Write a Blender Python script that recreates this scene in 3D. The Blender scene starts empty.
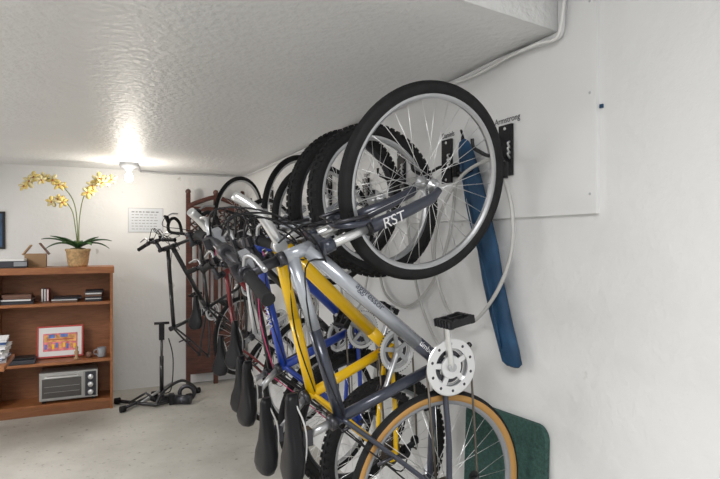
import bpy, math, random
from mathutils import Vector as V, Matrix
random.seed(4)
sc=bpy.context.scene
sc.view_settings.view_transform='Standard'
S=1.0507
CAMZ=1.495*S
WX=1.45   # right wall
BY=6.25   # back wall
CZ=2.30   # low ceiling
LX=-3.2; RY=-2.6; EY=1.46; HZ=2.75

# ---------------- materials
def mat(name,col,rough=.5,metal=0.,bump=0.,bscale=60,var=0.,vscale=4,coat=0.,emit=None,bdet=4,bdist=.01,spec=.5):
    m=bpy.data.materials.new(name); m.use_nodes=True
    nt=m.node_tree; b=nt.nodes['Principled BSDF']
    c=(col[0],col[1],col[2],1)
    b.inputs['Base Color'].default_value=c
    b.inputs['Roughness'].default_value=rough
    b.inputs['Metallic'].default_value=metal
    b.inputs['Coat Weight'].default_value=coat
    b.inputs['Specular IOR Level'].default_value=spec
    tc=nt.nodes.new('ShaderNodeTexCoord')
    if var>0:
        n=nt.nodes.new('ShaderNodeTexNoise'); n.inputs['Scale'].default_value=vscale; n.inputs['Detail'].default_value=6
        nt.links.new(tc.outputs['Object'],n.inputs['Vector'])
        r=nt.nodes.new('ShaderNodeValToRGB')
        r.color_ramp.elements[0].position=.3; r.color_ramp.elements[1].position=.7
        r.color_ramp.elements[0].color=tuple(max(0,x*(1-var)) for x in col)+(1,)
        r.color_ramp.elements[1].color=tuple(min(1,x*(1+var)) for x in col)+(1,)
        nt.links.new(n.outputs['Fac'],r.inputs['Fac']); nt.links.new(r.outputs['Color'],b.inputs['Base Color'])
    if bump>0:
        n2=nt.nodes.new('ShaderNodeTexNoise'); n2.inputs['Scale'].default_value=bscale; n2.inputs['Detail'].default_value=bdet
        nt.links.new(tc.outputs['Object'],n2.inputs['Vector'])
        bp=nt.nodes.new('ShaderNodeBump'); bp.inputs['Strength'].default_value=bump; bp.inputs['Distance'].default_value=bdist
        nt.links.new(n2.outputs['Fac'],bp.inputs['Height']); nt.links.new(bp.outputs['Normal'],b.inputs['Normal'])
    if emit:
        b.inputs['Emission Color'].default_value=(emit[0],emit[1],emit[2],1); b.inputs['Emission Strength'].default_value=emit[3]
    return m
def wood(name,c1,c2,rough=.4,scale=(2,2,14)):
    m=mat(name,c1,rough); nt=m.node_tree; b=nt.nodes['Principled BSDF']
    tc=nt.nodes.new('ShaderNodeTexCoord'); mp=nt.nodes.new('ShaderNodeMapping'); mp.inputs['Scale'].default_value=scale
    n=nt.nodes.new('ShaderNodeTexNoise'); n.inputs['Scale'].default_value=3; n.inputs['Detail'].default_value=8; n.inputs['Distortion'].default_value=1.2
    r=nt.nodes.new('ShaderNodeValToRGB'); r.color_ramp.elements[0].position=.35; r.color_ramp.elements[1].position=.65
    r.color_ramp.elements[0].color=c1+(1,); r.color_ramp.elements[1].color=c2+(1,)
    nt.links.new(tc.outputs['Object'],mp.inputs['Vector']); nt.links.new(mp.outputs['Vector'],n.inputs['Vector'])
    nt.links.new(n.outputs['Fac'],r.inputs['Fac']); nt.links.new(r.outputs['Color'],b.inputs['Base Color'])
    return m
def specks(m,scale,lo,hi,dark):
    nt=m.node_tree; b=nt.nodes['Principled BSDF']; src=b.inputs['Base Color'].links[0].from_socket
    tc=nt.nodes.new('ShaderNodeTexCoord'); n=nt.nodes.new('ShaderNodeTexNoise'); n.inputs['Scale'].default_value=scale; n.inputs['Detail'].default_value=7
    r=nt.nodes.new('ShaderNodeValToRGB'); r.color_ramp.elements[0].position=lo; r.color_ramp.elements[1].position=hi
    r.color_ramp.elements[0].color=(dark,dark,dark*.97,1); r.color_ramp.elements[1].color=(1,1,1,1)
    mx=nt.nodes.new('ShaderNodeMix'); mx.data_type='RGBA'; mx.blend_type='MULTIPLY'; mx.inputs['Factor'].default_value=1
    nt.links.new(tc.outputs['Object'],n.inputs['Vector']); nt.links.new(n.outputs['Fac'],r.inputs['Fac'])
    nt.links.new(src,mx.inputs[6]); nt.links.new(r.outputs['Color'],mx.inputs[7]); nt.links.new(mx.outputs[2],b.inputs['Base Color'])
M={}
M['wall']=mat('wall_paint',(.77,.775,.78),.55,bump=.4,bscale=18,var=.02,vscale=2.5)
specks(M['wall'],7,.27,.31,.72)
M['ceil']=mat('ceiling_paint',(.77,.775,.78),.42,bump=.8,bscale=30,var=.02,vscale=3,bdet=3)
def floor_mat():
    m=mat('concrete_floor',(.5,.49,.46),.5,bump=.15,bscale=40); nt=m.node_tree; b=nt.nodes['Principled BSDF']
    tc=nt.nodes.new('ShaderNodeTexCoord')
    n=nt.nodes.new('ShaderNodeTexNoise'); n.inputs['Scale'].default_value=1.6; n.inputs['Detail'].default_value=10; n.inputs['Roughness'].default_value=.65
    r=nt.nodes.new('ShaderNodeValToRGB'); r.color_ramp.elements[0].position=.3; r.color_ramp.elements[1].position=.62
    r.color_ramp.elements[0].color=(.37,.355,.32,1); r.color_ramp.elements[1].color=(.52,.505,.465,1)
    nt.links.new(tc.outputs['Object'],n.inputs['Vector'])
    nt.links.new(n.outputs['Fac'],r.inputs['Fac']); nt.links.new(r.outputs['Color'],b.inputs['Base Color'])
    specks(m,24,.30,.38,.55)
    return m
M['floor']=floor_mat()
M['board']=mat('board_white',(.79,.795,.80),.4,bump=.05,bscale=10,var=.01)
M['black']=mat('black_plastic',(.012,.012,.014),.45,spec=.3)
M['rubber']=mat('rubber',(.016,.016,.017),.75,var=.2,vscale=30,spec=.25)
M['tan']=mat('tan_sidewall',(.46,.25,.075),.7)
M['silver']=mat('silver_metal',(.78,.79,.80),.28,.85)
M['alu']=mat('brushed_alu',(.50,.51,.53),.34,.85)
M['darkm']=mat('dark_metal',(.07,.07,.08),.35,.8)
M['chainm']=mat('chain_metal',(.16,.14,.12),.45,.8)
M['slate']=mat('slate_paint',(.04,.046,.07),.3,.3,coat=.5)
M['silverp']=mat('silver_paint',(.44,.47,.52),.26,.45,coat=.6)
M['yellow']=mat('yellow_paint',(.92,.56,.0),.3,coat=.4)
M['blue']=mat('blue_paint',(.015,.06,.42),.3,coat=.5)
M['white']=mat('white_paint',(.75,.75,.77),.35)
M['blackp']=mat('black_paint',(.013,.013,.016),.3,coat=.3)
M['redp']=mat('red_paint',(.22,.02,.025),.3,coat=.4)
M['pink']=mat('pink_cable',(.8,.08,.25),.4)
M['leather']=mat('saddle_cover',(.009,.009,.011),.33,bump=.05,bscale=200,spec=.22)
M['grey']=mat('grey_plastic',(.25,.26,.28),.5)
M['lgrey']=mat('light_grey',(.5,.51,.53),.5)
M['refl']=mat('reflector_red',(.6,.02,.02),.2)
M['cable']=mat('cable_cover',(.52,.52,.51),.4)
M['bag']=mat('blue_fabric',(.010,.052,.12),.7,bump=.6,bscale=26,var=.35,vscale=9)
M['green']=mat('green_mat',(.035,.095,.082),.8,bump=1.,bscale=160,var=.35,vscale=80)
M['oak']=wood('bookcase_wood',(.25,.088,.03),(.36,.14,.05),.4)
M['oakd']=wood('bookcase_back',(.22,.085,.032),(.30,.12,.05),.5)
M['dwood']=wood('screen_wood',(.055,.022,.016),(.12,.04,.028),.4)
M['paper']=mat('paper',(.80,.80,.79),.6)
M['ink']=mat('ink',(.06,.06,.07),.6)
M['card']=mat('cardboard',(.42,.27,.15),.8)

# ---------------- mesh builder
class MB:
    def __init__(s): s.v=[];s.f=[];s.m=[];s.s=[];s.mats=[];s.M=Matrix.Identity(4)
    def mi(s,k):
        if k not in s.mats: s.mats.append(k)
        return s.mats.index(k)
    def pt(s,p): s.v.append(tuple(s.M@V(p))); return len(s.v)-1
    def face(s,idx,k,sm=False): s.f.append(idx); s.m.append(s.mi(k)); s.s.append(sm)
    def loft(s,rings,k,closed=False,caps=True,sm=True,ringclosed=True):
        R=[[s.pt(p) for p in r] for r in rings]; n=len(R[0]); N=len(R)
        for i in range(N if closed else N-1):
            a=R[i];b=R[(i+1)%N]; kk=k[i] if isinstance(k,list) else k
            for j in range(n if ringclosed else n-1):
                s.face((a[j],a[(j+1)%n],b[(j+1)%n],b[j]),kk,sm)
        if caps and not closed and ringclosed:
            s.face(tuple(reversed(R[0])),k[0] if isinstance(k,list) else k); s.face(tuple(R[-1]),k[-1] if isinstance(k,list) else k)
    def tube(s,pts,r,k,n=10,closed=False,flat=1.):
        pts=[V(p) for p in pts]; N=len(pts)
        if not isinstance(r,(list,tuple)): r=[r]*N
        T=[]
        for i in range(N):
            if closed: t=pts[(i+1)%N]-pts[i-1]
            else: t=pts[min(i+1,N-1)]-pts[max(i-1,0)]
            T.append(t.normalized())
        x=T[0].orthogonal().normalized()
        if abs(T[0].z)<.9: x=(V((0,0,1))-T[0]*T[0].z).normalized()
        rings=[]
        for i in range(N):
            x=(x-T[i]*x.dot(T[i])).normalized(); y=T[i].cross(x)
            rings.append([pts[i]+x*(r[i]*math.cos(2*math.pi*j/n))+y*(r[i]*flat*math.sin(2*math.pi*j/n)) for j in range(n)])
        s.loft(rings,k,closed=closed)
    def revolve(s,c,ax,prof,k,n=40,closedprof=False,sm=True):
        c=V(c);ax=V(ax).normalized(); x=ax.orthogonal().normalized(); y=ax.cross(x)
        R=[]
        for i in range(n):
            a=2*math.pi*i/n; d=x*math.cos(a)+y*math.sin(a)
            R.append([s.pt(c+d*r+ax*h) for r,h in prof])
        m=len(prof)
        for i in range(n):
            a=R[i];b=R[(i+1)%n]
            for j in range(m if closedprof else m-1):
                kk=k[j] if isinstance(k,list) else k
                s.face((a[j],b[j],b[(j+1)%m],a[(j+1)%m]),kk,sm)
    def box(s,c,d,k,ax=None):
        c=V(c); X,Y,Z=(V((1,0,0)),V((0,1,0)),V((0,0,1))) if ax is None else [V(a).normalized() for a in ax]
        h=[q/2 for q in d]
        i=[s.pt(c+X*(sx*h[0])+Y*(sy*h[1])+Z*(sz*h[2])) for sz in(-1,1) for sy in(-1,1) for sx in(-1,1)]
        for f in ((0,2,3,1),(4,5,7,6),(0,1,5,4),(2,6,7,3),(0,4,6,2),(1,3,7,5)): s.face(tuple(i[q] for q in f),k)
    def poly(s,pts,th,k,nrm):
        nrm=V(nrm)*th; a=[s.pt(p) for p in pts]; b=[s.pt(V(p)+nrm) for p in pts]; n=len(a)
        s.face(tuple(reversed(a)),k); s.face(tuple(b),k)
        for i in range(n): s.face((a[i],a[(i+1)%n],b[(i+1)%n],b[i]),k)
    def obj(s,name,matrix=None,bevel=0,parent=None):
        me=bpy.data.meshes.new(name); me.from_pydata(s.v,[],s.f)
        for k in s.mats: me.materials.append(M[k])
        me.polygons.foreach_set('material_index',s.m); me.polygons.foreach_set('use_smooth',s.s)
        me.update()
        o=bpy.data.objects.new(name,me); sc.collection.objects.link(o)
        if matrix: o.matrix_world=matrix
        if bevel:
            b=o.modifiers.new('b','BEVEL'); b.width=bevel; b.segments=2; b.limit_method='ANGLE'
        if parent: o.parent=parent
        return o
def cr(pts,k=6,closed=False):
    pts=[V(p) for p in pts]; N=len(pts); out=[]
    rng=range(N) if closed else range(N-1)
    for i in rng:
        if closed: p0,p1,p2,p3=pts[i-1],pts[i],pts[(i+1)%N],pts[(i+2)%N]
        else: p0,p1,p2,p3=pts[max(i-1,0)],pts[i],pts[i+1],pts[min(i+2,N-1)]
        for j in range(k):
            t=j/k
            out.append(.5*((2*p1)+(p2-p0)*t+(2*p0-5*p1+4*p2-p3)*t*t+(3*p1-p0-3*p2+p3)*t**3))
    if not closed: out.append(pts[-1])
    return out

# ---------------- bicycle
def wheel(b,c,R,tw,knob,tire='rubber',side='rubber',rim='alu',hub='alu',nsp=32,nip=None):
    c=V(c); z=V((0,0,1)); rc=R-tw
    prof=[];ks=[]
    for j in range(16):
        a=2*math.pi*j/16; prof.append((rc+tw*math.cos(a),tw*.95*math.sin(a)))
        am=a+math.pi/16; ks.append(tire if math.cos(am)>.25 else side)
    b.revolve(c,z,prof,ks,n=80,closedprof=True)
    ri=R-2*tw+.006; hw=tw*.55
    b.revolve(c,z,[(ri+.002,-hw),(ri+.002,hw),(ri-.010,hw*.95),(ri-.017,hw*.45),(ri-.017,-hw*.45),(ri-.010,-hw*.95)],rim,n=80,closedprof=True,sm=False)
    if not knob:
        for sgn in (-1,1):
            for ang in (.15,.42,.68):
                rr=rc+(tw+.0006)*math.cos(ang); hh=sgn*(tw*.95+.0006)*math.sin(ang)
                b.revolve(c,z,[(rr-.001,hh-.0015),(rr+.0012,hh),(rr-.001,hh+.0015)],tire,n=80)
    if knob:
        n=int(2*math.pi*R/.030)
        for i in range(n):
            for row,(ang,off) in enumerate(((-.28,0),(.28,.5),(-.95,.25),(.95,.75))):
                a=2*math.pi*(i+off)/n; rd=V((math.cos(a),math.sin(a),0)); tg=V((-math.sin(a),math.cos(a),0))
                nn=rd*math.cos(ang)+z*math.sin(ang); cc=c+rd*rc+nn*(tw+.001)
                b.box(cc,(.008,.016,.012),tire,(nn,tg,nn.cross(tg)))
    b.revolve(c,z,[(0,-.05),(.008,-.05),(.008,-.036),(.024,-.036),(.024,-.030),(.013,-.026),(.013,.026),(.024,.030),(.024,.036),(.008,.036),(.008,.05),(0,.05)],hub,n=16)
    for i in range(nsp):
        a=2*math.pi*i/nsp; sd=1 if i%2 else -1; cross=1 if (i//2)%2 else -1
        ah=a+cross*1.15
        b.tube([c+V((math.cos(ah)*.022,math.sin(ah)*.022,sd*.032)),c+V((math.cos(a)*(ri-.016),math.sin(a)*(ri-.016),0))],.0012,'silver',n=4)

def bike(name,loc,rear_off=.06,yaw=0.,steer=0.,R=.335,Rr=None,tw=.026,rtw=None,knob=True,side='rubber',rside=None,rim='alu',rrim=None,
         frame='silverp',frame2=None,stay=None,fork='sus',forkm='slate',bars='flat',barm='darkm',stemm=None,barends=False,barw=.29,seat=.42,post=.10,
         crank=0.,ring='silver',wb=1.05,wheels=True,cab='black',tr=.017,big=False,gripm='rubber',head=.11,saddle='leather',rknob=None,stack=0.,refl=False,sb=0.):
    b=MB(); Rr=Rr or R; frame2=frame2 or frame; stay=stay or frame2; rside=rside or side; rtw=rtw or tw; rrim=rrim or rim
    if rknob is None: rknob=knob
    z=V((0,0,1)); ha=math.radians(71); u=V((-math.cos(ha),math.sin(ha),0)); nn=V((math.sin(ha),math.cos(ha),0))
    A=lambda L,off,c=0.: u*L+nn*off+z*c
    P0=nn*-.04
    LC=R+.085
    b.M=Matrix.Translation(P0)@Matrix.Rotation(steer,4,u)@Matrix.Translation(-P0)
    if wheels: wheel(b,(0,0,0),R,tw,knob,side=side,rim=rim)
    if fork=='sus':
        for s in(-1,1):
            b.tube([A(-.005,-.01,s*.058),A(.03,-.028,s*.06),A(.12,-.035,s*.06),A(LC-.14,-.035,s*.06)],[.012,.017,.019,.022],forkm,12)
            b.tube([A(LC-.145,-.035,s*.06),A(LC-.13,-.035,s*.06)],.024,'black',12)
            b.tube([A(LC-.14,-.035,s*.06),A(LC+.015,-.035,s*.06)],.0145,'silver',12)
            b.tube([A(LC-.01,-.035,s*.06),A(LC+.025,-.035,s*.06)],.022,forkm,12)
            b.box(A(0,0,s*.05),(.03,.012,.012),'alu')
        b.tube(cr([A(LC-.15,-.02,-.06),A(LC-.09,-.005,-.058),A(LC-.055,.0,-.03),A(LC-.05,.0,0),A(LC-.055,.0,.03),A(LC-.09,-.005,.058),A(LC-.15,-.02,.06)],4),.011,forkm,8)
        b.tube([A(LC+.005,-.036,-.06),A(LC+.012,-.037,-.02),A(LC+.012,-.037,.02),A(LC+.005,-.036,.06)],[.017,.022,.022,.017],forkm,10)
    else:
        for s in(-1,1):
            b.tube(cr([A(0,0,s*.05),A(.05,-.014,s*.05),A(.14,-.033,s*.048),A(LC-.06,-.04,s*.04),A(LC,-.04,s*.026)],4),[.008]*4+[.010]*4+[.013]*9,forkm,10)
        b.tube([A(LC,-.04,-.035),A(LC,-.04,.035)],.017,forkm,10)
    if wheels:
      for s in(-1,1):
        b.tube([A(LC-.15,.0,s*.052),A(LC-.10,.012,s*.058),A(LC-.035,.02,s*.045)],[.008,.007,.006],'alu' if fork=='rigid' else 'darkm',8)
        b.box(A(LC-.105,.0,s*.03),(.05,.01,.012),'black',(nn,u,z))
    b.tube(cr([A(LC-.035,.02,-.05),A(LC-.03,.025,0),A(LC-.02,.03,.06),A(LC+.08,.07,.09),A(LC+.17,.06,.12)],4),.003,cab,6)
    LH=LC+.02+head
    b.tube([A(LC,-.04),A(LC+.035,-.04)],.024,'darkm',14)
    b.tube([A(LH,-.04),A(LH+.025,-.04)],.023,'darkm',14)
    sm=stemm or (barm if bars!='drop' else 'darkm')
    b.tube([A(LH+.02,-.04),A(LH+.075+stack,-.04)],.0165,sm,12)
    H=A(LH+.075+stack,.05)
    b.tube([A(LH+.05+stack,-.045),A(LH+.055+stack,-.03),H],[.021,.017,.017],sm,12)
    b.tube([H-z*.025,H+z*.025],.022,sm,12)
    w=barw
    if bars in('flat','riser'):
        rise=.03 if bars=='riser' else .0
        for s in(-1,1):
            seg=cr([H,H+z*(s*.05),H+z*(s*.11)+u*rise,H+z*(s*w)+u*(rise+.005)-nn*.03],4)
            b.tube(seg,.0125,barm,10)
            E=H+z*(s*w)+u*(rise+.005)-nn*.03; D=(E-(H+z*(s*.11)+u*rise)).normalized()
            b.tube([E-D*.125,E-D*.12,E-D*.06,E-D*.004,E+D*.002],[.0185,.0165,.0175,.0165,.018],gripm,12)
            q=E-D*.16
            b.tube([q-D*.012,q+D*.012],.019,'darkm',10)
            b.tube(cr([q+nn*.01,q+nn*.045-u*.01+D*.015,q+nn*.06-u*.02+D*.06,q+nn*.055-u*.022+D*.13],4),[.007]*5+[.0065]*8,'alu',8)
            b.box(q-D*.04-u*.018+nn*.01,(.045,.026,.04),'grey' if big else 'black',(nn,u,z))
            b.box(q-D*.035+u*.02,(.03,.02,.025),'darkm',(nn,u,z))
            if barends:
                b.tube(cr([E-D*.012-u*.005,E+nn*.06+u*.01,E+nn*.13+u*.025-z*(s*.01),E+nn*.20+u*.065-z*(s*.04)],5),[.017]*16,'silver',14)
                b.tube([E-D*.028,E+D*.006],.022,'silver',12)
            b.tube(cr([q+nn*.02-D*.03,q+nn*.10-D*.10-u*.02,A(LH+.02,.12,s*.02),A(LC+.05,.02,-s*.045),A(LC+.02,-.09,-s*.04)],5),.0032,cab,6)
            b.tube(cr([q-D*.05-u*.02,q+nn*.07-D*.12-u*.07,A(LH-.02,.07,-s*.03),A(LC+.04,-.02,-s*.05)],5),.003,cab,6)
    elif bars=='drop':
        for s in(-1,1):
            w2=.21
            seg=cr([H,H+z*(s*.08),H+z*(s*.19),H+z*(s*w2)+nn*.04-u*.005,H+z*(s*w2)+nn*.085-u*.035,H+z*(s*w2)+nn*.085-u*.09,H+z*(s*w2)+nn*.03-u*.13,H+z*(s*w2)-nn*.05-u*.135],5)
            b.tube(seg,.0125,'rubber',10)
            q=H+z*(s*w2)+nn*.09-u*.02
            b.tube([q-nn*.02,q+nn*.03+u*.01,q+nn*.045+u*.03],[.016,.017,.010],'black',10)
            b.tube(cr([q+nn*.035,q+nn*.04-u*.05,q+nn*.02-u*.11],4),.006,'alu',8)
            b.tube(cr([q+nn*.04+u*.02,q+u*.12-z*(s*.06),A(LH+.1,.1,s*.03),A(LC+.05,.0,s*.03)],5),.003,cab,6)
    b.M=Matrix.Identity(4)
    BB=V((-(wb-.43),-.03,0)); RA=V((-wb,0,0)); sa=math.radians(73); su=V((-math.cos(sa),math.sin(sa),0))
    hb=A(LC+.035,-.04); ht=A(LH,-.04); ST=BB+su*seat
    b.tube([hb,ht],.0215,frame,14)
    def ft(p,q,r,m1,m2,fr=.55):
        m=p.lerp(q,fr); b.tube([p,m],[r,r],m1,14); b.tube([m,q],[r,r],m2,14)
    ft(ht-u*.025,ST-su*.03,tr,frame,frame2,.45)
    ft(hb+u*.02,BB,tr*1.2,frame,frame2,.80)
    b.tube([BB,ST],tr*.95,frame2,14)
    b.tube([BB-z*.036,BB+z*.036],.023,frame2,14)
    for s in(-1,1):
        b.tube(cr([BB+z*(s*.018),BB.lerp(RA,.3)+z*(s*.034),BB.lerp(RA,.6)+z*(s*.055),RA+z*(s*.062)],4),.0105,stay,10)
        b.tube(cr([ST-su*.03+z*(s*.015),(ST-su*.03).lerp(RA,.35)+z*(s*.045),RA+z*(s*.062)+V((.01,.02,0))],4),.0085,stay,10)
        b.box(RA+V((.005,.008,s*.062)),(.045,.04,.006),stay)
        b.revolve(RA+z*(s*.062),z*s,[(0,.012),(.009,.012),(.011,0)],'darkm',n=10)
    mid=(ST-su*.03).lerp(RA,.45)
    b.tube([mid-z*.045,mid+z*.045],.007,stay,8)
    for s in(-1,1): b.tube([mid+z*(s*.05)-su*.0,mid+z*(s*.05)+V((-.015,.06,0))],.007,'darkm',8)
    b.tube([ST-su*.01,ST+su*.012],tr+.005,'darkm',12)
    if saddle:
        SP=ST+su*post+V((-sb,0,0)); b.tube([ST,SP],.0137,'alu',12)
        b.box(SP+su*.008,(.05,.03,.04),'darkm')
        for s in(-1,1): b.tube(cr([SP+V((-.11,.045,s*.035)),SP+V((-.05,.018,s*.022)),SP+V((.04,.018,s*.022)),SP+V((.13,.05,s*.008))],4),.0035,'silver',6)
        C0=SP+V((0,.055,0)); rings=[]
        for t,hw,top,th in((-.132,.02,.012,.02),(-.125,.050,.016,.036),(-.10,.068,.018,.046),(-.06,.066,.012,.046),(-.02,.046,.006,.042),(.03,.028,.003,.036),(.08,.021,.003,.032),(.12,.017,.001,.03),(.138,.010,-.006,.02)):
            r=[]
            for j in range(14):
                a=2*math.pi*j/14; cc,ss=math.cos(a),math.sin(a)
                yy=top+(abs(ss)**.8*.012 if ss>0 else -th*abs(ss)**.6)
                if ss<0: cc*=.92
                r.append(C0+V((t,yy-(.004 if abs(cc)>.9 else 0),hw*math.copysign(abs(cc)**.75,cc))))
            rings.append(r)
        b.loft(rings,saddle)
    cs=z*.05
    for rr,h,k in((.088,.010,ring),(.072,.004,'alu'),(.055,-.002,'darkm')):
        b.revolve(BB+cs+z*h,z,[(rr-.014,-.0015),(rr,-.0015),(rr,.0015),(rr-.014,.0015)],k,n=44,closedprof=True,sm=False)
    for i in range(5):
        a=2*math.pi*i/5+crank; d=V((math.cos(a),math.sin(a),0)); t=V((-math.sin(a),math.cos(a),0))
        b.box(BB+cs+z*.008+d*.045,(.075,.018,.006),ring if big else 'alu',(d,t,z))
    if big:
        b.revolve(BB+cs+z*.013,z,[(.064,-.0015),(.094,-.0015),(.097,.001),(.094,.0035),(.064,.0035)],ring,n=44,closedprof=True,sm=False)
        b.revolve(BB+cs+z*.013,z,[(.0,.002),(.038,.002),(.04,-.002)],ring,n=30,sm=False)
        for i in range(10):
            a=2*math.pi*i/10; b.revolve(BB+cs+z*.0155+V((math.cos(a),math.sin(a),0))*.079,z,[(0,.0015),(.005,.0015),(.006,0)],'darkm',n=8)
    for i in range(44):
        a=2*math.pi*i/44; d=V((math.cos(a),math.sin(a),0)); t=V((-math.sin(a),math.cos(a),0))
        b.box(BB+cs+z*.008+d*.0895,(.006,.005,.003),'darkm',(d,t,z))
    for s,a in((1,crank),(-1,crank+math.pi)):
        d=V((math.cos(a),math.sin(a),0)); o=BB+z*(s*.062)
        b.tube([BB+z*(s*.03),o+z*(s*.012)],.015,'alu',12)
        b.tube([o-d*.012,o+d*.02,o+d*.15+z*(s*.012),o+d*.182+z*(s*.012)],[.012,.016,.012,.011],'silver' if big else 'alu',10,flat=.75)
        p=o+d*.17+z*(s*.065)
        b.tube([o+d*.17,p+z*(s*.045)],.007,'darkm',8)
        e2=V((d.y,-d.x,0))
        for q in(-.04,.04):
            b.box(p+e2*q,(.012,.026,.09),'black',(e2,d,z))
            for k2 in range(6): b.box(p+e2*(q*1.18)+z*(-.04+.016*k2),(.006,.024,.006),'darkm',(e2,d,z))
        for q in(-.042,.0,.042): b.box(p+z*q,(.085,.022,.010),'black',(e2,d,z))
    if wheels:
        wheel(b,RA,Rr,rtw,rknob,side=rside,rim=rrim)
        for i in range(7):
            b.revolve(RA+z*(.028+i*.0045),z,[(0,0),(.052-i*.0055,0),(.052-i*.0055,.002),(0,.002)],'chainm',n=28,sm=False)
        r1,r2=.088,.034
        b.tube([BB+V((0,r1,.05)),RA+V((0,r2,.042))],.004,'chainm',6)
        D=RA+V((.03,-.10,.042))
        b.tube(cr([BB+V((0,-r1,.05)),D+V((.0,-.03,0)),D+V((-.028,-.01,0)),RA+V((0.035,-.03,.042))],4),.004,'chainm',6)
        b.tube(cr([RA+V((0,-.01,.065)),RA+V((-.01,-.05,.07)),RA+V((.01,-.075,.055))],4),.011,'darkm',8)
        b.box(RA+V((.018,-.09,.05)),(.016,.075,.018),'darkm',(V((.95,.3,0)),V((-.3,.95,0)),z))
        for q in(V((.006,-.06,.042)),V((.03,-.118,.042))): b.revolve(RA+q,z,[(0,-.004),(.02,-.004),(.02,.004),(0,.004)],'black',n=14,sm=False)
        b.tube(cr([ST+z*.02,mid+V((0,.05,.04)),RA+V((-.06,.0,.06)),RA+V((-.03,-.06,.06))],5),.003,cab,6)
    b.tube(cr([A(LC+.02,-.09,.03),ht-u*.04+V((-.05,-.02,.018)),ht.lerp(ST,.5)+V((0,-.01,.02)),ST+V((.02,-.03,.02))],4),.0028,cab,6)
    b.tube(cr([A(LC+.02,-.09,-.03),hb.lerp(BB,.3)+V((0,-.02,-.022)),BB+V((.03,-.0,-.02))],4),.0028,cab,6)
    if refl: b.box(ST+su*.04+V((-.02,0,0)),(.012,.03,.045),'refl')
    t=math.asin(rear_off/wb)
    Mx=Matrix(((-math.sin(t),-math.cos(t),0,0),(0,0,-1,0),(math.cos(t),-math.sin(t),0,0),(0,0,0,1)))
    W=Matrix.Translation(V(loc))@Matrix.Rotation(yaw,4,'Z')@Mx
    o=b.obj(name,W)
    return o,dict(A=A,hb=hb,ht=ht,BB=BB,ST=ST,W=W,LC=LC)

def text(body,size,matk,name,parent,Mw,ext=.0004):
    c=bpy.data.curves.new(name,'FONT'); c.body=body; c.size=size; c.extrude=ext; c.align_x='CENTER'; c.align_y='CENTER'
    c.materials.append(M[matk]); o=bpy.data.objects.new(name,c); sc.collection.objects.link(o)
    if parent: 
        o.parent=parent; o.matrix_parent_inverse=parent.matrix_world.inverted()
    o.matrix_world=Mw
    return o

rd=math.radians
ST1=rd(-15)
b1,g=bike('bicycle',(.99,1.61,1.76),rear_off=.055,steer=ST1,R=.338,tw=.022,rtw=.019,knob=False,rside='tan',rrim='grey',frame='silverp',frame2='slate',stay='slate',forkm='slate',
     barm='darkm',stemm='darkm',seat=.43,post=.085,crank=rd(8),big=True,ring='silver',tr=.020,stack=.085,barw=.33,rim='alu')
A=g['A'];LC=g['LC']
def localM(p,x,y):
    x=V(x).normalized(); y=V(y).normalized(); zz=x.cross(y)
    return Matrix(((x.x,y.x,zz.x,p.x),(x.y,y.y,zz.y,p.y),(x.z,y.z,zz.z,p.z),(0,0,0,1)))
u=A(1,0);nn=A(0,1)
P0=nn*-.04; St=Matrix.Translation(P0)@Matrix.Rotation(ST1,4,u)@Matrix.Translation(-P0)
text('RST',.05,'white','fork_decal',b1,g['W']@St@localM(A(.2,-.035,.0825),-u,nn))
dv=(g['BB']-g['hb']).normalized()
text('aggressor',.032,'slate','frame_decal',b1,g['W']@localM(g['hb'].lerp(g['BB'],.40)+V((0,0,.0243)),dv,V((0,0,1)).cross(dv)))
text('timberline',.026,'white','frame_decal',b1,g['W']@localM(g['hb'].lerp(g['BB'],.88)+V((0,0,.0243)),dv,V((0,0,1)).cross(dv)))
w2=(1.015,2.03,1.735); w3=(1.05,2.42,1.76); w4=(1.11,2.84,1.66); w5=(1.13,3.38,1.77); w6=(1.15,4.12,1.56); w7=(1.06,4.82,1.78)
bike('bicycle',w2,rear_off=.05,yaw=rd(10),steer=rd(4),R=.315,tw=.028,frame='yellow',fork='sus',forkm='blackp',barm='darkm',barends=True,
     seat=.42,post=.12,crank=rd(150),tr=.021,rim='alu',sb=.07,head=.10,barw=.27)
b3,g3=bike('bicycle',w3,rear_off=.03,yaw=rd(11),steer=rd(-8),R=.33,tw=.028,frame='blue',forkm='silverp',barm='darkm',bars='riser',
     seat=.44,post=.10,crank=rd(60),tr=.020,rim='darkm',cab='black',sb=.05)
dv=(g3['ST']-g3['ht']).normalized()
text('MONTARA',.034,'white','frame_decal',b3,g3['W']@localM(g3['ht'].lerp(g3['ST'],.5)+V((0,0,.0205)),dv,V((0,0,1)).cross(dv)))
bike('bicycle',w4,rear_off=.02,yaw=rd(18),steer=rd(10),R=.34,tw=.018,knob=False,frame='blackp',fork='rigid',forkm='blackp',barm='darkm',bars='flat',
     seat=.46,post=.10,crank=rd(100),tr=.015,cab='pink')
bike('bicycle',w5,rear_off=.02,yaw=rd(30),steer=rd(-5),R=.34,tw=.017,knob=False,frame='white',fork='rigid',forkm='silverp',bars='drop',barm='darkm',
     seat=.48,post=.08,crank=rd(20),tr=.015,cab='black')
bike('bicycle',w6,rear_off=.02,yaw=rd(34),steer=rd(6),R=.33,tw=.018,knob=False,frame='redp',fork='rigid',forkm='blackp',bars='flat',barm='darkm',
     seat=.46,post=.08,crank=rd(75),tr=.016,barw=.26)
bike('bicycle',w7,rear_off=.02,yaw=rd(38),steer=rd(-6),R=.34,tw=.017,knob=False,frame='blackp',frame2='blackp',fork='rigid',forkm='blackp',bars='drop',
     seat=.48,post=.06,crank=rd(-30),tr=.014)
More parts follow.
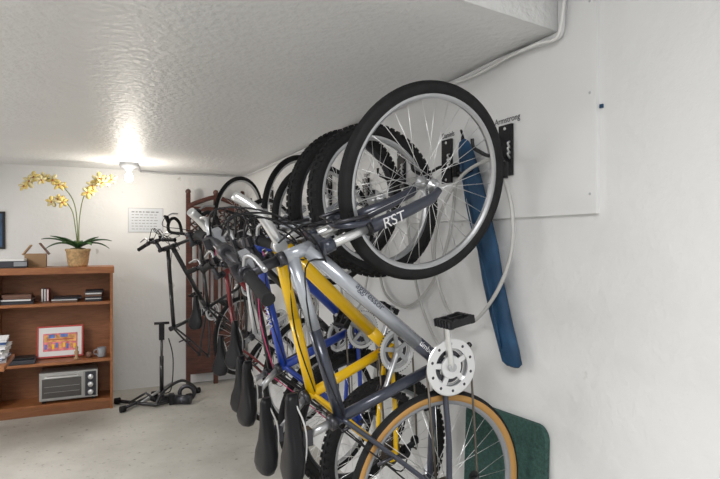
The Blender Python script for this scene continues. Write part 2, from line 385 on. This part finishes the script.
bike('bicycle_frame',(.93,5.60,1.68),rear_off=-.06,yaw=rd(33),steer=rd(10),wheels=False,frame='blackp',fork='rigid',forkm='blackp',bars='flat',
     seat=.46,post=.05,crank=rd(200),tr=.018,wb=1.25,saddle=None,barw=.27)

# hooks
def hook(loc_y,zc,r):
    e=MB(); X=WX-.018
    e.box((X-.006,loc_y,zc),(.012,.075,.20),'black')
    for dz in(-.085,.085): e.revolve((X-.012,loc_y,zc+dz),(-1,0,0),[(0,.003),(.006,.003),(.007,0)],'silver',n=8)
    e.tube(cr([(X-.01,loc_y,zc-.03),(X-.05,loc_y,zc-.03),(r.x+.03,r.y+.0,r.z-.04),(r.x+.0,r.y,r.z-.03),(r.x-.03,r.y,r.z-.015),(r.x-.035,r.y,r.z+.015)],5),.007,'black',8)
    for i in range(3): e.tube(cr([(X-.012,loc_y-.03,zc+.03-i*.02),(X-.035,loc_y-.045,zc+.02-i*.02),(X-.012,loc_y-.03,zc+.005-i*.02)],4),.004,'silver',6)
    return e.obj('bike_wall_hook')
names=['Armstrong','Daniels','Miller','Lopez','Chen','Foster','Grant']
spec=[(1.72,1.92,(.99,1.61,1.76),0),(2.13,1.93,w2,10),(2.56,1.94,w3,11),(3.0,1.84,w4,18),(3.6,1.94,w5,30),(4.35,1.76,w6,34),(5.08,1.94,w7,38)]
for (y,zc,w,yw),nm in zip(spec,names):
    a=rd(35); rr=.262*math.cos(a); h=hook(y,zc,V((w[0]+rr*math.cos(rd(yw)),w[1]+rr*math.sin(rd(yw))-.02,w[2]+.262*math.sin(a))))
    text(nm,.034,'ink','name_label',h,Matrix.Translation((WX-.0185,y,zc+.122))@Matrix(((0,0,-1,0),(-1,0,0,0),(0,1,0,0),(0,0,0,1))),.0003)
    
# ---------------- room
def bx(name,lo,hi,k,bevel=0):
    e=MB(); e.box([(a+b)/2 for a,b in zip(lo,hi)],[b-a for a,b in zip(lo,hi)],k); return e.obj(name,bevel=bevel)
bx('floor',(LX-.1,RY-.1,-.1),(WX+.1,BY+.1,0),'floor')
bx('wall_right',(WX,RY-.1,0),(WX+.1,BY+.1,HZ),'wall')
bx('wall_left',(LX-.1,RY-.1,0),(LX,BY+.1,HZ),'wall')
bx('wall_back',(LX,BY,0),(WX,BY+.1,HZ),'wall')
bx('wall_rear',(LX,RY-.1,0),(WX,RY,HZ),'wall')
e=MB(); e.poly([(LX,EY-.15*(WX-LX),CZ),(WX,EY,CZ),(WX,BY,CZ),(LX,BY,CZ)],HZ-CZ,'ceil',(0,0,1)); e.obj('ceiling')
bx('ceiling_upper',(LX-.1,RY-.1,HZ),(WX+.1,BY+.1,HZ+.1),'wall')
e=MB(); y0=1.29; X=WX
pts=[(X,y0,1.655),(X,5.2,1.655),(X,5.2,CZ-.004),(X,EY-.005,CZ-.004),(X,EY-.005,2.5),(X,y0,2.5)]
e.poly([(p[0]-.016,p[1],p[2]) for p in pts],.016,'board',(1,0,0))
for zz in(1.72,2.05,2.35):
    e.revolve((X-.016,y0+.025,zz),(-1,0,0),[(0,.003),(.004,.002),(.005,0)],'lgrey' ,n=8)
e.obj('wall_board')
e=MB(); e.box((WX-.003,1.28,2.0),(.006,.012,.012),'bag'); e.obj('wall_anchor')
e=MB()
e.tube(cr([(WX-.03,BY-.05,CZ-.02)]+[(WX-.03+random.uniform(-.006,.006),y,CZ-.02+random.uniform(-.008,.004)) for y in(5.5,4.8,4.2,3.6,3,2.5,2.1,1.8,1.6)]+[(WX-.03,1.48,CZ-.03),(WX-.03,1.425,CZ-.02),(WX-.03,1.415,CZ+.06),(WX-.03,1.40,2.5),(WX-.03,1.39,HZ-.01)],6),.008,'white',8)
e.tube(cr([(WX-.045,3.3,CZ-.012)]+[(WX-.05+random.uniform(-.008,.008),y,CZ-.03+random.uniform(-.012,.006)) for y in(2.9,2.5,2.2,1.9,1.7)]+[(WX-.05,1.52,CZ-.03),(WX-.045,1.43,CZ-.035),(WX-.045,1.40,CZ+.06),(WX-.045,1.39,2.5),(WX-.045,1.38,HZ-.01)],6),.006,'paper',8)
e.obj('electrical_cable')
e=MB(); e.tube([(.27,5.7,CZ-.012),(.33,BY-.03,CZ-.014)],.009,'lgrey',8); e.tube(cr([(.33,BY-.03,CZ-.014),(.6,BY-.02,CZ-.022),(1.0,BY-.02,CZ-.018),(WX-.05,BY-.03,CZ-.02)],5),.009,'lgrey',8); e.obj('electrical_conduit')
M['bulb']=mat('bulb_glass',(1,.95,.85),.3,emit=(1,.93,.8,8))
e=MB(); c=(.20,5.68,CZ)
e.revolve(c,(0,0,-1),[(0,0),(.085,0),(.088,.02),(.078,.045),(.04,.055),(.034,.075),(0,.075)],'grey',n=28)
e.revolve(c,(0,0,-1),[(.016,.073),(.020,.09),(.034,.12),(.038,.14),(.032,.168),(.016,.18),(0,.183)],'bulb',n=20)
e.obj('ceiling_light_bulb')
# notice
M['notice']=mat('notice_paper',(.66,.69,.74),.35)
e=MB(); e.box((.385,BY-.002,1.775),(.35,.004,.26),'lgrey'); e.box((.385,BY-.0045,1.775),(.335,.003,.245),'notice')
for i in range(7):
    xx=.245; zz=1.862-i*.03
    while xx<.50:
        w=random.uniform(.015,.04); e.box((xx+w/2,BY-.0065,zz),(w,.001,.012 if i==0 else .006),'grey'); xx+=w+.012
e.obj('wall_notice')
M['navy']=mat('picture_blue',(.02,.07,.16),.4,var=.6,vscale=7)
e=MB(); e.box((-1.1,BY-.012,1.66),(.44,.024,.36),'black'); e.box((-1.1,BY-.026,1.66),(.40,.004,.32),'navy'); e.obj('framed_picture')

# umbrella bag (flat, folded fabric)
e=MB(); p0=V((WX-.06,1.95,2.0)); p1=V((WX-.05,1.655,1.09)); rings=[]
prof=[(0,.010),(.012,.028),(.03,.036),(.06,.045),(.12,.053),(.2,.058),(.35,.060),(.5,.062),(.65,.060),(.8,.056),(.93,.052),(.985,.049),(1,.03)]
N=28
for t,r in prof:
    c=p0.lerp(p1,t)+V((0,.006*math.sin(t*11),0)); r2=[]
    for j in range(N):
        a=2*math.pi*j/N
        fold=1+.16*math.sin(a*4+t*5)+.08*math.sin(a*7-t*9)
        r2.append(c+V((math.cos(a)*r*.45*fold,math.sin(a)*r*(1+.03*math.sin(t*17+a)),0)))
    rings.append(r2)
e.loft(rings,'bag')
e.tube([V((-.030,.05,0))+p0.lerp(p1,.16),V((-.034,0,0))+p0.lerp(p1,.165),V((-.030,-.05,0))+p0.lerp(p1,.16)],.006,'black',6)
e.tube(cr([p0,p0+V((.0,.02,.04)),p0+V((.02,.04,.03)),p0+V((.01,.03,-.04))],4),.005,'black',6)
e.tube(cr([p0.lerp(p1,.10)+V((-.03,.01,0)),p0.lerp(p1,.35)+V((-.042,.02,0)),p0.lerp(p1,.65)+V((-.042,-.01,0)),p0.lerp(p1,.93)+V((-.025,.01,0))],5),.006,'bag',6,flat=.5)
e.obj('umbrella_bag')
def lock(pts,nm='cable_lock'):
    e=MB(); q=cr(pts,6); e.tube(q,.0075,'cable',8); e.tube([q[0],q[0]+V((0,.0,.06))],.016,'black',10); e.tube([q[-1],q[-2]],.012,'black',8); e.obj(nm)
X=WX-.10
lock([(X,1.64,1.80),(X,1.595,1.68),(X,1.60,1.52),(X,1.69,1.36),(X,1.84,1.235),(X,1.99,1.25),(X,2.09,1.38),(X,2.12,1.52),(X,2.06,1.70),(X,1.9,1.84),(X,1.72,1.88),(X+.0,1.64,1.86)])
X=WX-.03
lock([(X,2.05,1.85),(X,2.10,1.6),(X,2.25,1.36),(X,2.5,1.22),(X,2.75,1.28),(X,2.8,1.5),(X,2.6,1.75),(X,2.4,1.85)])
lock([(X,2.5,1.8),(X,2.45,1.5),(X,2.35,1.25),(X,2.2,1.08),(X,2.05,1.05),(X-.0,1.95,1.12)])
lock([(X,2.9,1.8),(X,2.95,1.4),(X,3.1,1.15),(X,3.35,1.2),(X,3.4,1.5),(X,3.3,1.75)])
e=MB(); yA,yB,zt,r=1.505,1.98,.895,.05; zt2=.875
prof=[(yA,0)]+[(yA+r-r*math.cos(a),zt-r+r*math.sin(a)) for a in [rd(i*15) for i in range(7)]]+[(yB-r+r*math.sin(a),zt2-r+r*math.cos(a)) for a in [rd(i*15) for i in range(7)]]+[(yB,0)]
e.poly([(WX-.055+.03*zz/zt,yy,zz) for yy,zz in prof],.022,'green',(1,0,0)); e.obj('rubber_floor_mat')

# ---------------- dark wooden screen in corner
e=MB(); Y=BY-.13; xa,xb=.80,1.38
for x in(xa,(xa+xb)/2,xb):
    e.box((x,Y,1.03),(.045,.04,2.06),'dwood'); e.revolve((x,Y,2.06),(0,0,1),[(.02,0),(.03,.02),(.022,.045),(0,.055)],'dwood',n=12)
for zz in(.15,.75,1.3,1.55,1.9): e.box(((xa+xb)/2,Y,zz),(xb-xa,.03,.05),'dwood')
e.tube(cr([(xa,Y,1.93),((xa*3+xb)/4,Y,1.99),((xa+xb)/2,Y,2.03),((xa+xb*3)/4,Y,1.99),(xb,Y,1.93)],6),.025,'dwood',8)
for i in range(9):
    x=xa+(xb-xa)*(i+.5)/9; e.box((x,Y,1.15),(.018,.02,.8),'dwood')
for k in range(2):
    xl=xa+.02+(xb-xa)/2*k; xr=xl+(xb-xa)/2-.04
    for j in range(-3,6):
        for sg in(1,-1):
            z0l=1.57+j*.075; p=V((xl,Y-.006*sg,z0l if sg>0 else z0l+.25)); q=V((xr,Y-.006*sg,z0l+.25 if sg>0 else z0l))
            lo,hi=1.57,1.88
            def clip(a,b_):
                a=a.copy(); b_=b_.copy()
                for s_,t_ in((a,b_),(b_,a)):
                    if s_.z<lo:
                        if t_.z<=lo: return None
                        f=(lo-s_.z)/(t_.z-s_.z); s_.xyz=s_.lerp(t_,f)
                    if s_.z>hi:
                        if t_.z>=hi: return None
                        f=(hi-s_.z)/(t_.z-s_.z); s_.xyz=s_.lerp(t_,f)
                return a,b_
            c2=clip(p,q)
            if c2 and (c2[0]-c2[1]).length>.03: e.tube(c2,.009,'dwood',6)
for i in range(2): e.box((xa+(xb-xa)*(.25+.5*i),Y,.45),(.25,.012,.56),'dwood')
e.obj('wooden_folding_screen')
e=MB()
e.tube([(.50,5.75,.012),(.50,5.75,.74)],.012,'blackp',8); e.box((.50,5.75,.66),(.05,.03,.16),'black'); e.tube([(.43,5.75,.745),(.57,5.75,.745)],.013,'black',8); e.tube([(.5,5.75,.04),(.5,5.75,.42)],.02,'blackp',10)
e.revolve((.5,5.75,0),(0,0,1),[(0,0),(.11,0),(.11,.012),(.02,.02),(.02,.05),(0,.05)],'black',n=20)
e.tube(cr([(.5,5.73,.06),(.58,5.68,.1),(.60,5.68,.4),(.56,5.7,.6)],6),.006,'black',6)
e.obj('tyre_floor_pump')
e=MB()
e.tube([(.08,5.75,.03),(.42,5.45,.03),(.75,5.62,.03)],.018,'blackp',8)
e.tube([(.12,5.42,.03),(.45,5.85,.03)],.016,'darkm',8)
e.tube(cr([(.42,5.45,.03),(.50,5.5,.14),(.66,5.58,.20),(.78,5.7,.12),(.85,5.8,.03)],5),.014,'blackp',8)
e.tube([(.3,5.55,.04),(.62,5.9,.11)],.014,'alu',8)
e.tube([(.2,5.62,.03),(.34,5.5,.14),(.46,5.48,.03)],.012,'blackp',8)
for p in((.10,5.74),(.14,5.44),(.44,5.84),(.74,5.61),(.85,5.8)): e.revolve((p[0],p[1],.03),(1,.3,0),[(0,-.025),(.029,-.025),(.029,.025),(0,.025)],'rubber',n=14)
e.tube([(.60,5.50,.045),(.74,5.44,.045)],.045,'darkm',16); e.box((.57,5.52,.05),(.05,.09,.09),'black')
e.revolve((.71,5.52,.09),(.3,1,0),[(.05,-.012),(.085,-.012),(.085,.012),(.05,.012)],'darkm',n=28,closedprof=True)
e.obj('bicycle_trainer')

# ---------------- bookcase
F=5.61; bk=F+.33; x0,x1=-.885,.06; top=1.32; t=.024
e=MB()
e.box(((x0+x1)/2,(F+bk)/2,top-.03),(x1-x0+.02,bk-F+.015,.06),'oak')
e.box((x0+t/2,(F+bk)/2,(top-.06)/2),(t,bk-F,top-.06),'oak'); e.box((x1-t/2,(F+bk)/2,(top-.06)/2),(t,bk-F,top-.06),'oak')
e.box(((x0+x1)/2,bk-.006,top/2),(x1-x0-.01,.012,top-.04),'oakd')
for zz in(.085,.455,.985): e.box(((x0+x1)/2,(F+bk)/2+.005,zz),(x1-x0-2*t,bk-F-.02,.026),'oak')
e.box(((x0+x1)/2,F+.03,.036),(x1-x0-2*t,.02,.072),'oakd')
e.obj('bookcase',bevel=.002)
SH=[.099,.469,.999,1.321]
def books(name,x,y,z,n,w,d,cols,ht=(.012,.03),ang=.1):
    e=MB(); h=z
    for i in range(n):
        t=random.uniform(*ht); a=random.uniform(-ang,ang); ww=w*random.uniform(.85,1)
        ax=((math.cos(a),math.sin(a),0),(-math.sin(a),math.cos(a),0),(0,0,1))
        k=random.choice(cols); dx=random.uniform(-.01,.01)
        e.box((x+dx,y,h+t*.08),(ww,d,t*.14),k,ax); e.box((x+dx,y,h+t*.9),(ww,d,t*.14),k,ax)
        e.box((x+dx,y+.003,h+t/2),(ww*.97,d*.97,t*.7),'paper' if i%3==1 else k,ax)
        h+=t
    return e.obj(name)
M['bk1']=mat('cover_dark',(.03,.03,.04),.5); M['bk2']=mat('cover_brown',(.18,.09,.06),.5); M['bk3']=mat('cover_blue',(.05,.1,.25),.5); M['bk4']=mat('cover_red',(.4,.06,.05),.5)
books('book_stack',-.71,F+.15,SH[2],4,.25,.2,['bk1','bk2','bk1','bk2'],(.018,.026))
books('book_stack',-.10,F+.16,SH[2],6,.16,.22,['bk1','grey','bk2'],(.012,.02),.03)
books('magazine_stack',-.33,F+.15,SH[2],3,.24,.2,['bk2','bk1'],(.014,.02))
e=MB()
for k_,dx in(('bk2',0),('bk1',.022),('bk4',.044)): e.box((-.53+dx,F+.24,SH[2]+.06),(.02,.10,.12-.2*dx),k_); e.box((-.53+dx,F+.238,SH[2]+.06),(.012,.10,.116-.2*dx),'paper')
e.obj('upright_books')
e=MB(); e.box((-.72,F+.10,SH[1]+.02),(.30,.17,.036),'bk1'); e.box((-.70,F+.105,SH[1]+.048),(.24,.15,.016),'black'); e.obj('laptop_computer',bevel=.004)
M['pr']=mat('frame_red',(.5,.06,.05),.35); M['art1']=mat('art_orange',(.8,.35,.12),.5,var=.5,vscale=25); M['art2']=mat('art_blue',(.12,.2,.55),.5,var=.4,vscale=25); M['art3']=mat('art_pink',(.75,.2,.22),.5,var=.4,vscale=30)
e=MB(); cx=-.385; Y=F+.23; w,h=.38,.29; zc=SH[1]+.15+.002
ay=V((0,.12,1)).normalized()
def pb(dx,dz,ww,hh,k,dy=0): e.box(V((cx,Y,zc))+V((dx,0,0))+ay*dz-V((0,.006+dy,0)),(ww,.008,hh),k,((1,0,0),(0,ay.z,-ay.y),ay))
pb(0,0,w-.02,h-.02,'paper')
for dx in(-w/2+.007,w/2-.007): pb(dx,0,.014,h,'pr',.004)
for dz in(-h/2+.007,h/2-.007): pb(0,dz,w,.014,'pr',.004)
pb(0,-.005,w*.74,h*.56,'art3',.003); pb(0,.03,w*.70,h*.22,'art1',.004)
for i in range(9):
    pb(-.118+i*.0295,-.045+.012*(i%2),.02,.045,['art2','art1','yellow'][i%3],.005)
pb(-.07,.05,.05,.035,'art2',.006); pb(.03,.055,.06,.03,'art2',.006); pb(0,.02,.22,.008,'pr',.006)
e.obj('picture_frame')
e=MB(); e.revolve((-.245,F+.08,SH[1]),(0,0,1),[(0,0),(.022,0),(.024,.01),(.012,.03),(.018,.05),(.02,.07),(.009,.085),(.014,.10),(.014,.115),(0,.125)],'card',n=16); e.obj('small_figurine')
e=MB(); c=(-.035,F+.1,SH[1]); e.revolve(c,(0,0,1),[(0,0),(.034,0),(.038,.01),(.038,.09),(.034,.09),(.033,.012),(0,.012)],'grey',n=24)
e.tube(cr([(-.07,F+.1,SH[1]+.075),(-.098,F+.1,SH[1]+.065),(-.098,F+.1,SH[1]+.035),(-.07,F+.1,SH[1]+.02)],4),.005,'grey',8); e.obj('coffee_mug')
e=MB(); e.revolve((-.14,F+.12,SH[1]),(0,0,1),[(0,0),(.03,0),(.03,.05),(.0,.055)],'bk2',n=20); e.obj('candle_jar')
# toaster oven
M['glass']=mat('oven_glass',(.035,.03,.028),.12,coat=1.); M['steel']=mat('oven_steel',(.42,.42,.41),.32,.5)
e=MB(); cx=-.305; w,h,d=.47,.27,.25; y=F+.04; z0=SH[0]
e.box((cx,y+d/2,z0+h/2+.012),(w,d,h-.02),'steel')
e.box((cx-.055,y-.006,z0+h/2+.012),(w*.74,.014,h-.045),'steel'); e.box((cx-.055,y-.014,z0+h/2+.0),(w*.67,.004,h-.10),'glass')
e.tube([(cx-.19,y-.035,z0+h-.035),(cx+.08,y-.035,z0+h-.035)],.008,'silver',10)
for xx in(cx-.18,cx+.07): e.box((xx,y-.02,z0+h-.035),(.012,.03,.012),'silver')
e.box((cx+.177,y-.004,z0+h/2+.012),(w*.19,.01,h-.05),'bk1')
for i in range(3): e.revolve((cx+.177,y-.008,z0+.07+i*.07),(0,-1,0),[(.024,0),(.022,.018),(0,.02)],'silver',n=18)
for i in range(2): e.box((cx-.055,y-.0165,z0+.10+i*.05),(w*.6,.001,.003),'steel')
for xx in(-1,1):
    for yy in(.03,d-.03): e.box((cx+xx*.2,y+yy,z0+.006),(.03,.03,.012),'black')
e.obj('toaster_oven',bevel=.002)
e=MB(); e.box((-.76,F+.1,top+.031),(.24,.16,.06),'bk1'); e.box((-.76,F+.1,top+.071),(.22,.15,.02),'paper'); e.box((-.68,F+.012,top+.035),(.1,.01,.04),'grey'); e.obj('router_box',bevel=.003)
e=MB()
e.box((-.585,F+.25,top+.0605),(.17,.12,.12),'card'); e.box((-.655,F+.25,top+.155),(.012,.12,.11),'card',((.8,0,-.6),(0,1,0),(.6,0,.8))); e.box((-.515,F+.25,top+.165),(.012,.12,.13),'bk2',((.8,0,.6),(0,1,0),(-.6,0,.8)))
e.obj('cardboard_box')
# orchid
M['pot']=mat('pot_wicker',(.60,.40,.20),.7,bump=.6,bscale=60,var=.3,vscale=40); M['leaf']=mat('orchid_leaf',(.04,.11,.035),.4,var=.3,vscale=9)
M['stem']=mat('orchid_stem',(.16,.20,.05),.5); M['petal']=mat('orchid_petal',(.84,.66,.22),.5,var=.12,vscale=30); M['petal2']=mat('orchid_petal_pale',(.84,.74,.42),.5); M['lip']=mat('orchid_lip',(.5,.14,.05),.5); M['moss']=mat('moss',(.12,.13,.05),.9,bump=1,bscale=80)
e=MB(); o=V((-.235,F+.12,top))
e.revolve(o,(0,0,1),[(0,0),(.075,0),(.085,.02),(.10,.14),(.107,.145),(.107,.165),(.095,.165),(.09,.15),(0,.15)],'pot',n=32)
e.revolve(o,(0,0,1),[(.09,.15),(.06,.17),(0,.18)],'moss',n=20)
def leaf(base,d,L,w,droop,k='leaf'):
    d=V(d).normalized(); s=d.cross(V((0,0,1))).normalized(); rings=[]
    for i in range(9):
        t=i/8; p=V(base)+d*(L*t)+V((0,0,L*(.75*t-droop*t*t))); ww=w*math.sin(math.pi*min(1,.08+t*.9))**.7+.001
        rings.append([p-s*ww+V((0,0,.3*ww)),p-V((0,0,.003)),p+s*ww+V((0,0,.3*ww)),p+V((0,0,.002))])
    e.loft(rings,k)
for a,L,dr in((175,.30,.45),(195,.27,.75),(350,.29,.5),(10,.27,.75),(240,.23,.5),(300,.23,.6),(90,.2,.4),(140,.24,.3),(40,.22,.35),(330,.20,.2),(215,.26,.3)):
    leaf(o+V((0,0,.165)),(math.cos(rd(a)),math.sin(rd(a)),0),L,.040,dr)
def flower(p,size):
    f=V((random.uniform(-.5,.5),-1,random.uniform(-.3,.3))).normalized(); x=f.cross(V((0,0,1))).normalized(); y=x.cross(f)
    r0=random.uniform(0,1)
    for i in range(5):
        a=r0+2*math.pi*i/5; d=x*math.cos(a)+y*math.sin(a); s=x*-math.sin(a)+y*math.cos(a)
        L=size*random.uniform(.85,1.05); W=L*(.42 if i%2 else .34); k=random.choice(['petal','petal2','petal'])
        rings=[]
        for t,ww in((0,.2),(.3,.8),(.6,1),(.85,.7),(1,.15)):
            q=p+d*(L*t)+f*(L*.25*t*(1-t)*2)
            rings.append([q-s*W*ww*.8,q+f*.003,q+s*W*ww*.8,q-f*.003])
        e.loft(rings,k)
    e.tube([p,p+f*size*.4-y*size*.2],[.008,.004],'lip',6)
def stem(pts,nf,start):
    q=cr([o+V(p) for p in pts],10); e.tube(q,.0045,'stem',6)
    n=len(q)
    for i in range(nf):
        p=q[int(start*n)+int((n-1-int(start*n))*i/(nf-1))]
        pp=p+V((random.uniform(-.02,.02),random.uniform(-.05,.01),random.uniform(-.04,.015)))
        e.tube([p,pp],.003,'stem',5); flower(pp,random.uniform(.048,.066))
stem([(0,0,.16),(-.005,0,.38),(-.03,0,.58),(-.10,0,.71),(-.22,-.02,.80),(-.36,-.03,.80),(-.42,-.03,.76)],9,.55)
stem([(0.01,0,.16),(.01,0,.40),(.04,.0,.62),(.10,-.01,.74),(.19,-.03,.81),(.27,-.04,.82)],9,.55)
stem([(0,0.01,.16),(-.02,0,.35),(-.05,0,.52),(-.13,0,.62),(-.20,-.02,.63)],4,.7)
e.obj('potted_orchid')
e=MB(); e.box((-1.03,4.8,.66),(.76,.5,.03),'oak')
for x in(-1.36,-.95):
    for y in(4.6,5.0): e.box((x,y,.3225),(.04,.04,.645),'oak')
e.obj('side_table')
books('magazine_stack',-.80,4.8,.676,10,.30,.24,['lgrey','white','bk3','paper'],(.012,.02),.12)

# ---------------- fill light panels added out of view to brighten the room
M['fill_panel']=mat('fill_diffuser',(.9,.9,.9),.5,emit=(1,.99,.97,1.5))
def fill_panel(x,y,zc,sx,sy,en,col=(1,.99,.98)):
    e=MB(); e.box((x,y,zc-.02),(sx+.06,sy+.06,.04),'white'); e.box((x,y,zc-.045),(sx,sy,.01),'fill_panel'); o=e.obj('fill_light_panel')
    l=bpy.data.lights.new('fill_light','AREA'); l.shape='RECTANGLE'; l.size=sx; l.size_y=sy; l.energy=en; l.color=col
    q=bpy.data.objects.new('fill_light',l); sc.collection.objects.link(q); q.location=(x,y,zc-.06); q.parent=o
fill_panel(-.6,-.6,HZ,1.2,1.2,86)
fill_panel(-2.1,3.4,CZ,.9,1.6,80)
l=bpy.data.lights.new('bulb_light','POINT'); l.energy=14; l.color=(1,.92,.8); l.shadow_soft_size=.06
q=bpy.data.objects.new('bulb_light',l); sc.collection.objects.link(q); q.location=(.20,5.55,CZ-.28); q.parent=bpy.data.objects['ceiling_light_bulb']
w=bpy.data.worlds.new('World'); sc.world=w; w.use_nodes=True; w.node_tree.nodes['Background'].inputs[0].default_value=(.9,.93,1,1); w.node_tree.nodes['Background'].inputs[1].default_value=.3
cam=bpy.data.cameras.new('camera'); cam.lens=27.5; cam.sensor_width=36; cam.clip_start=.02
co=bpy.data.objects.new('camera',cam); sc.collection.objects.link(co); co.location=(0,0,CAMZ); co.rotation_euler=(rd(90),0,rd(-24.8)); sc.camera=co
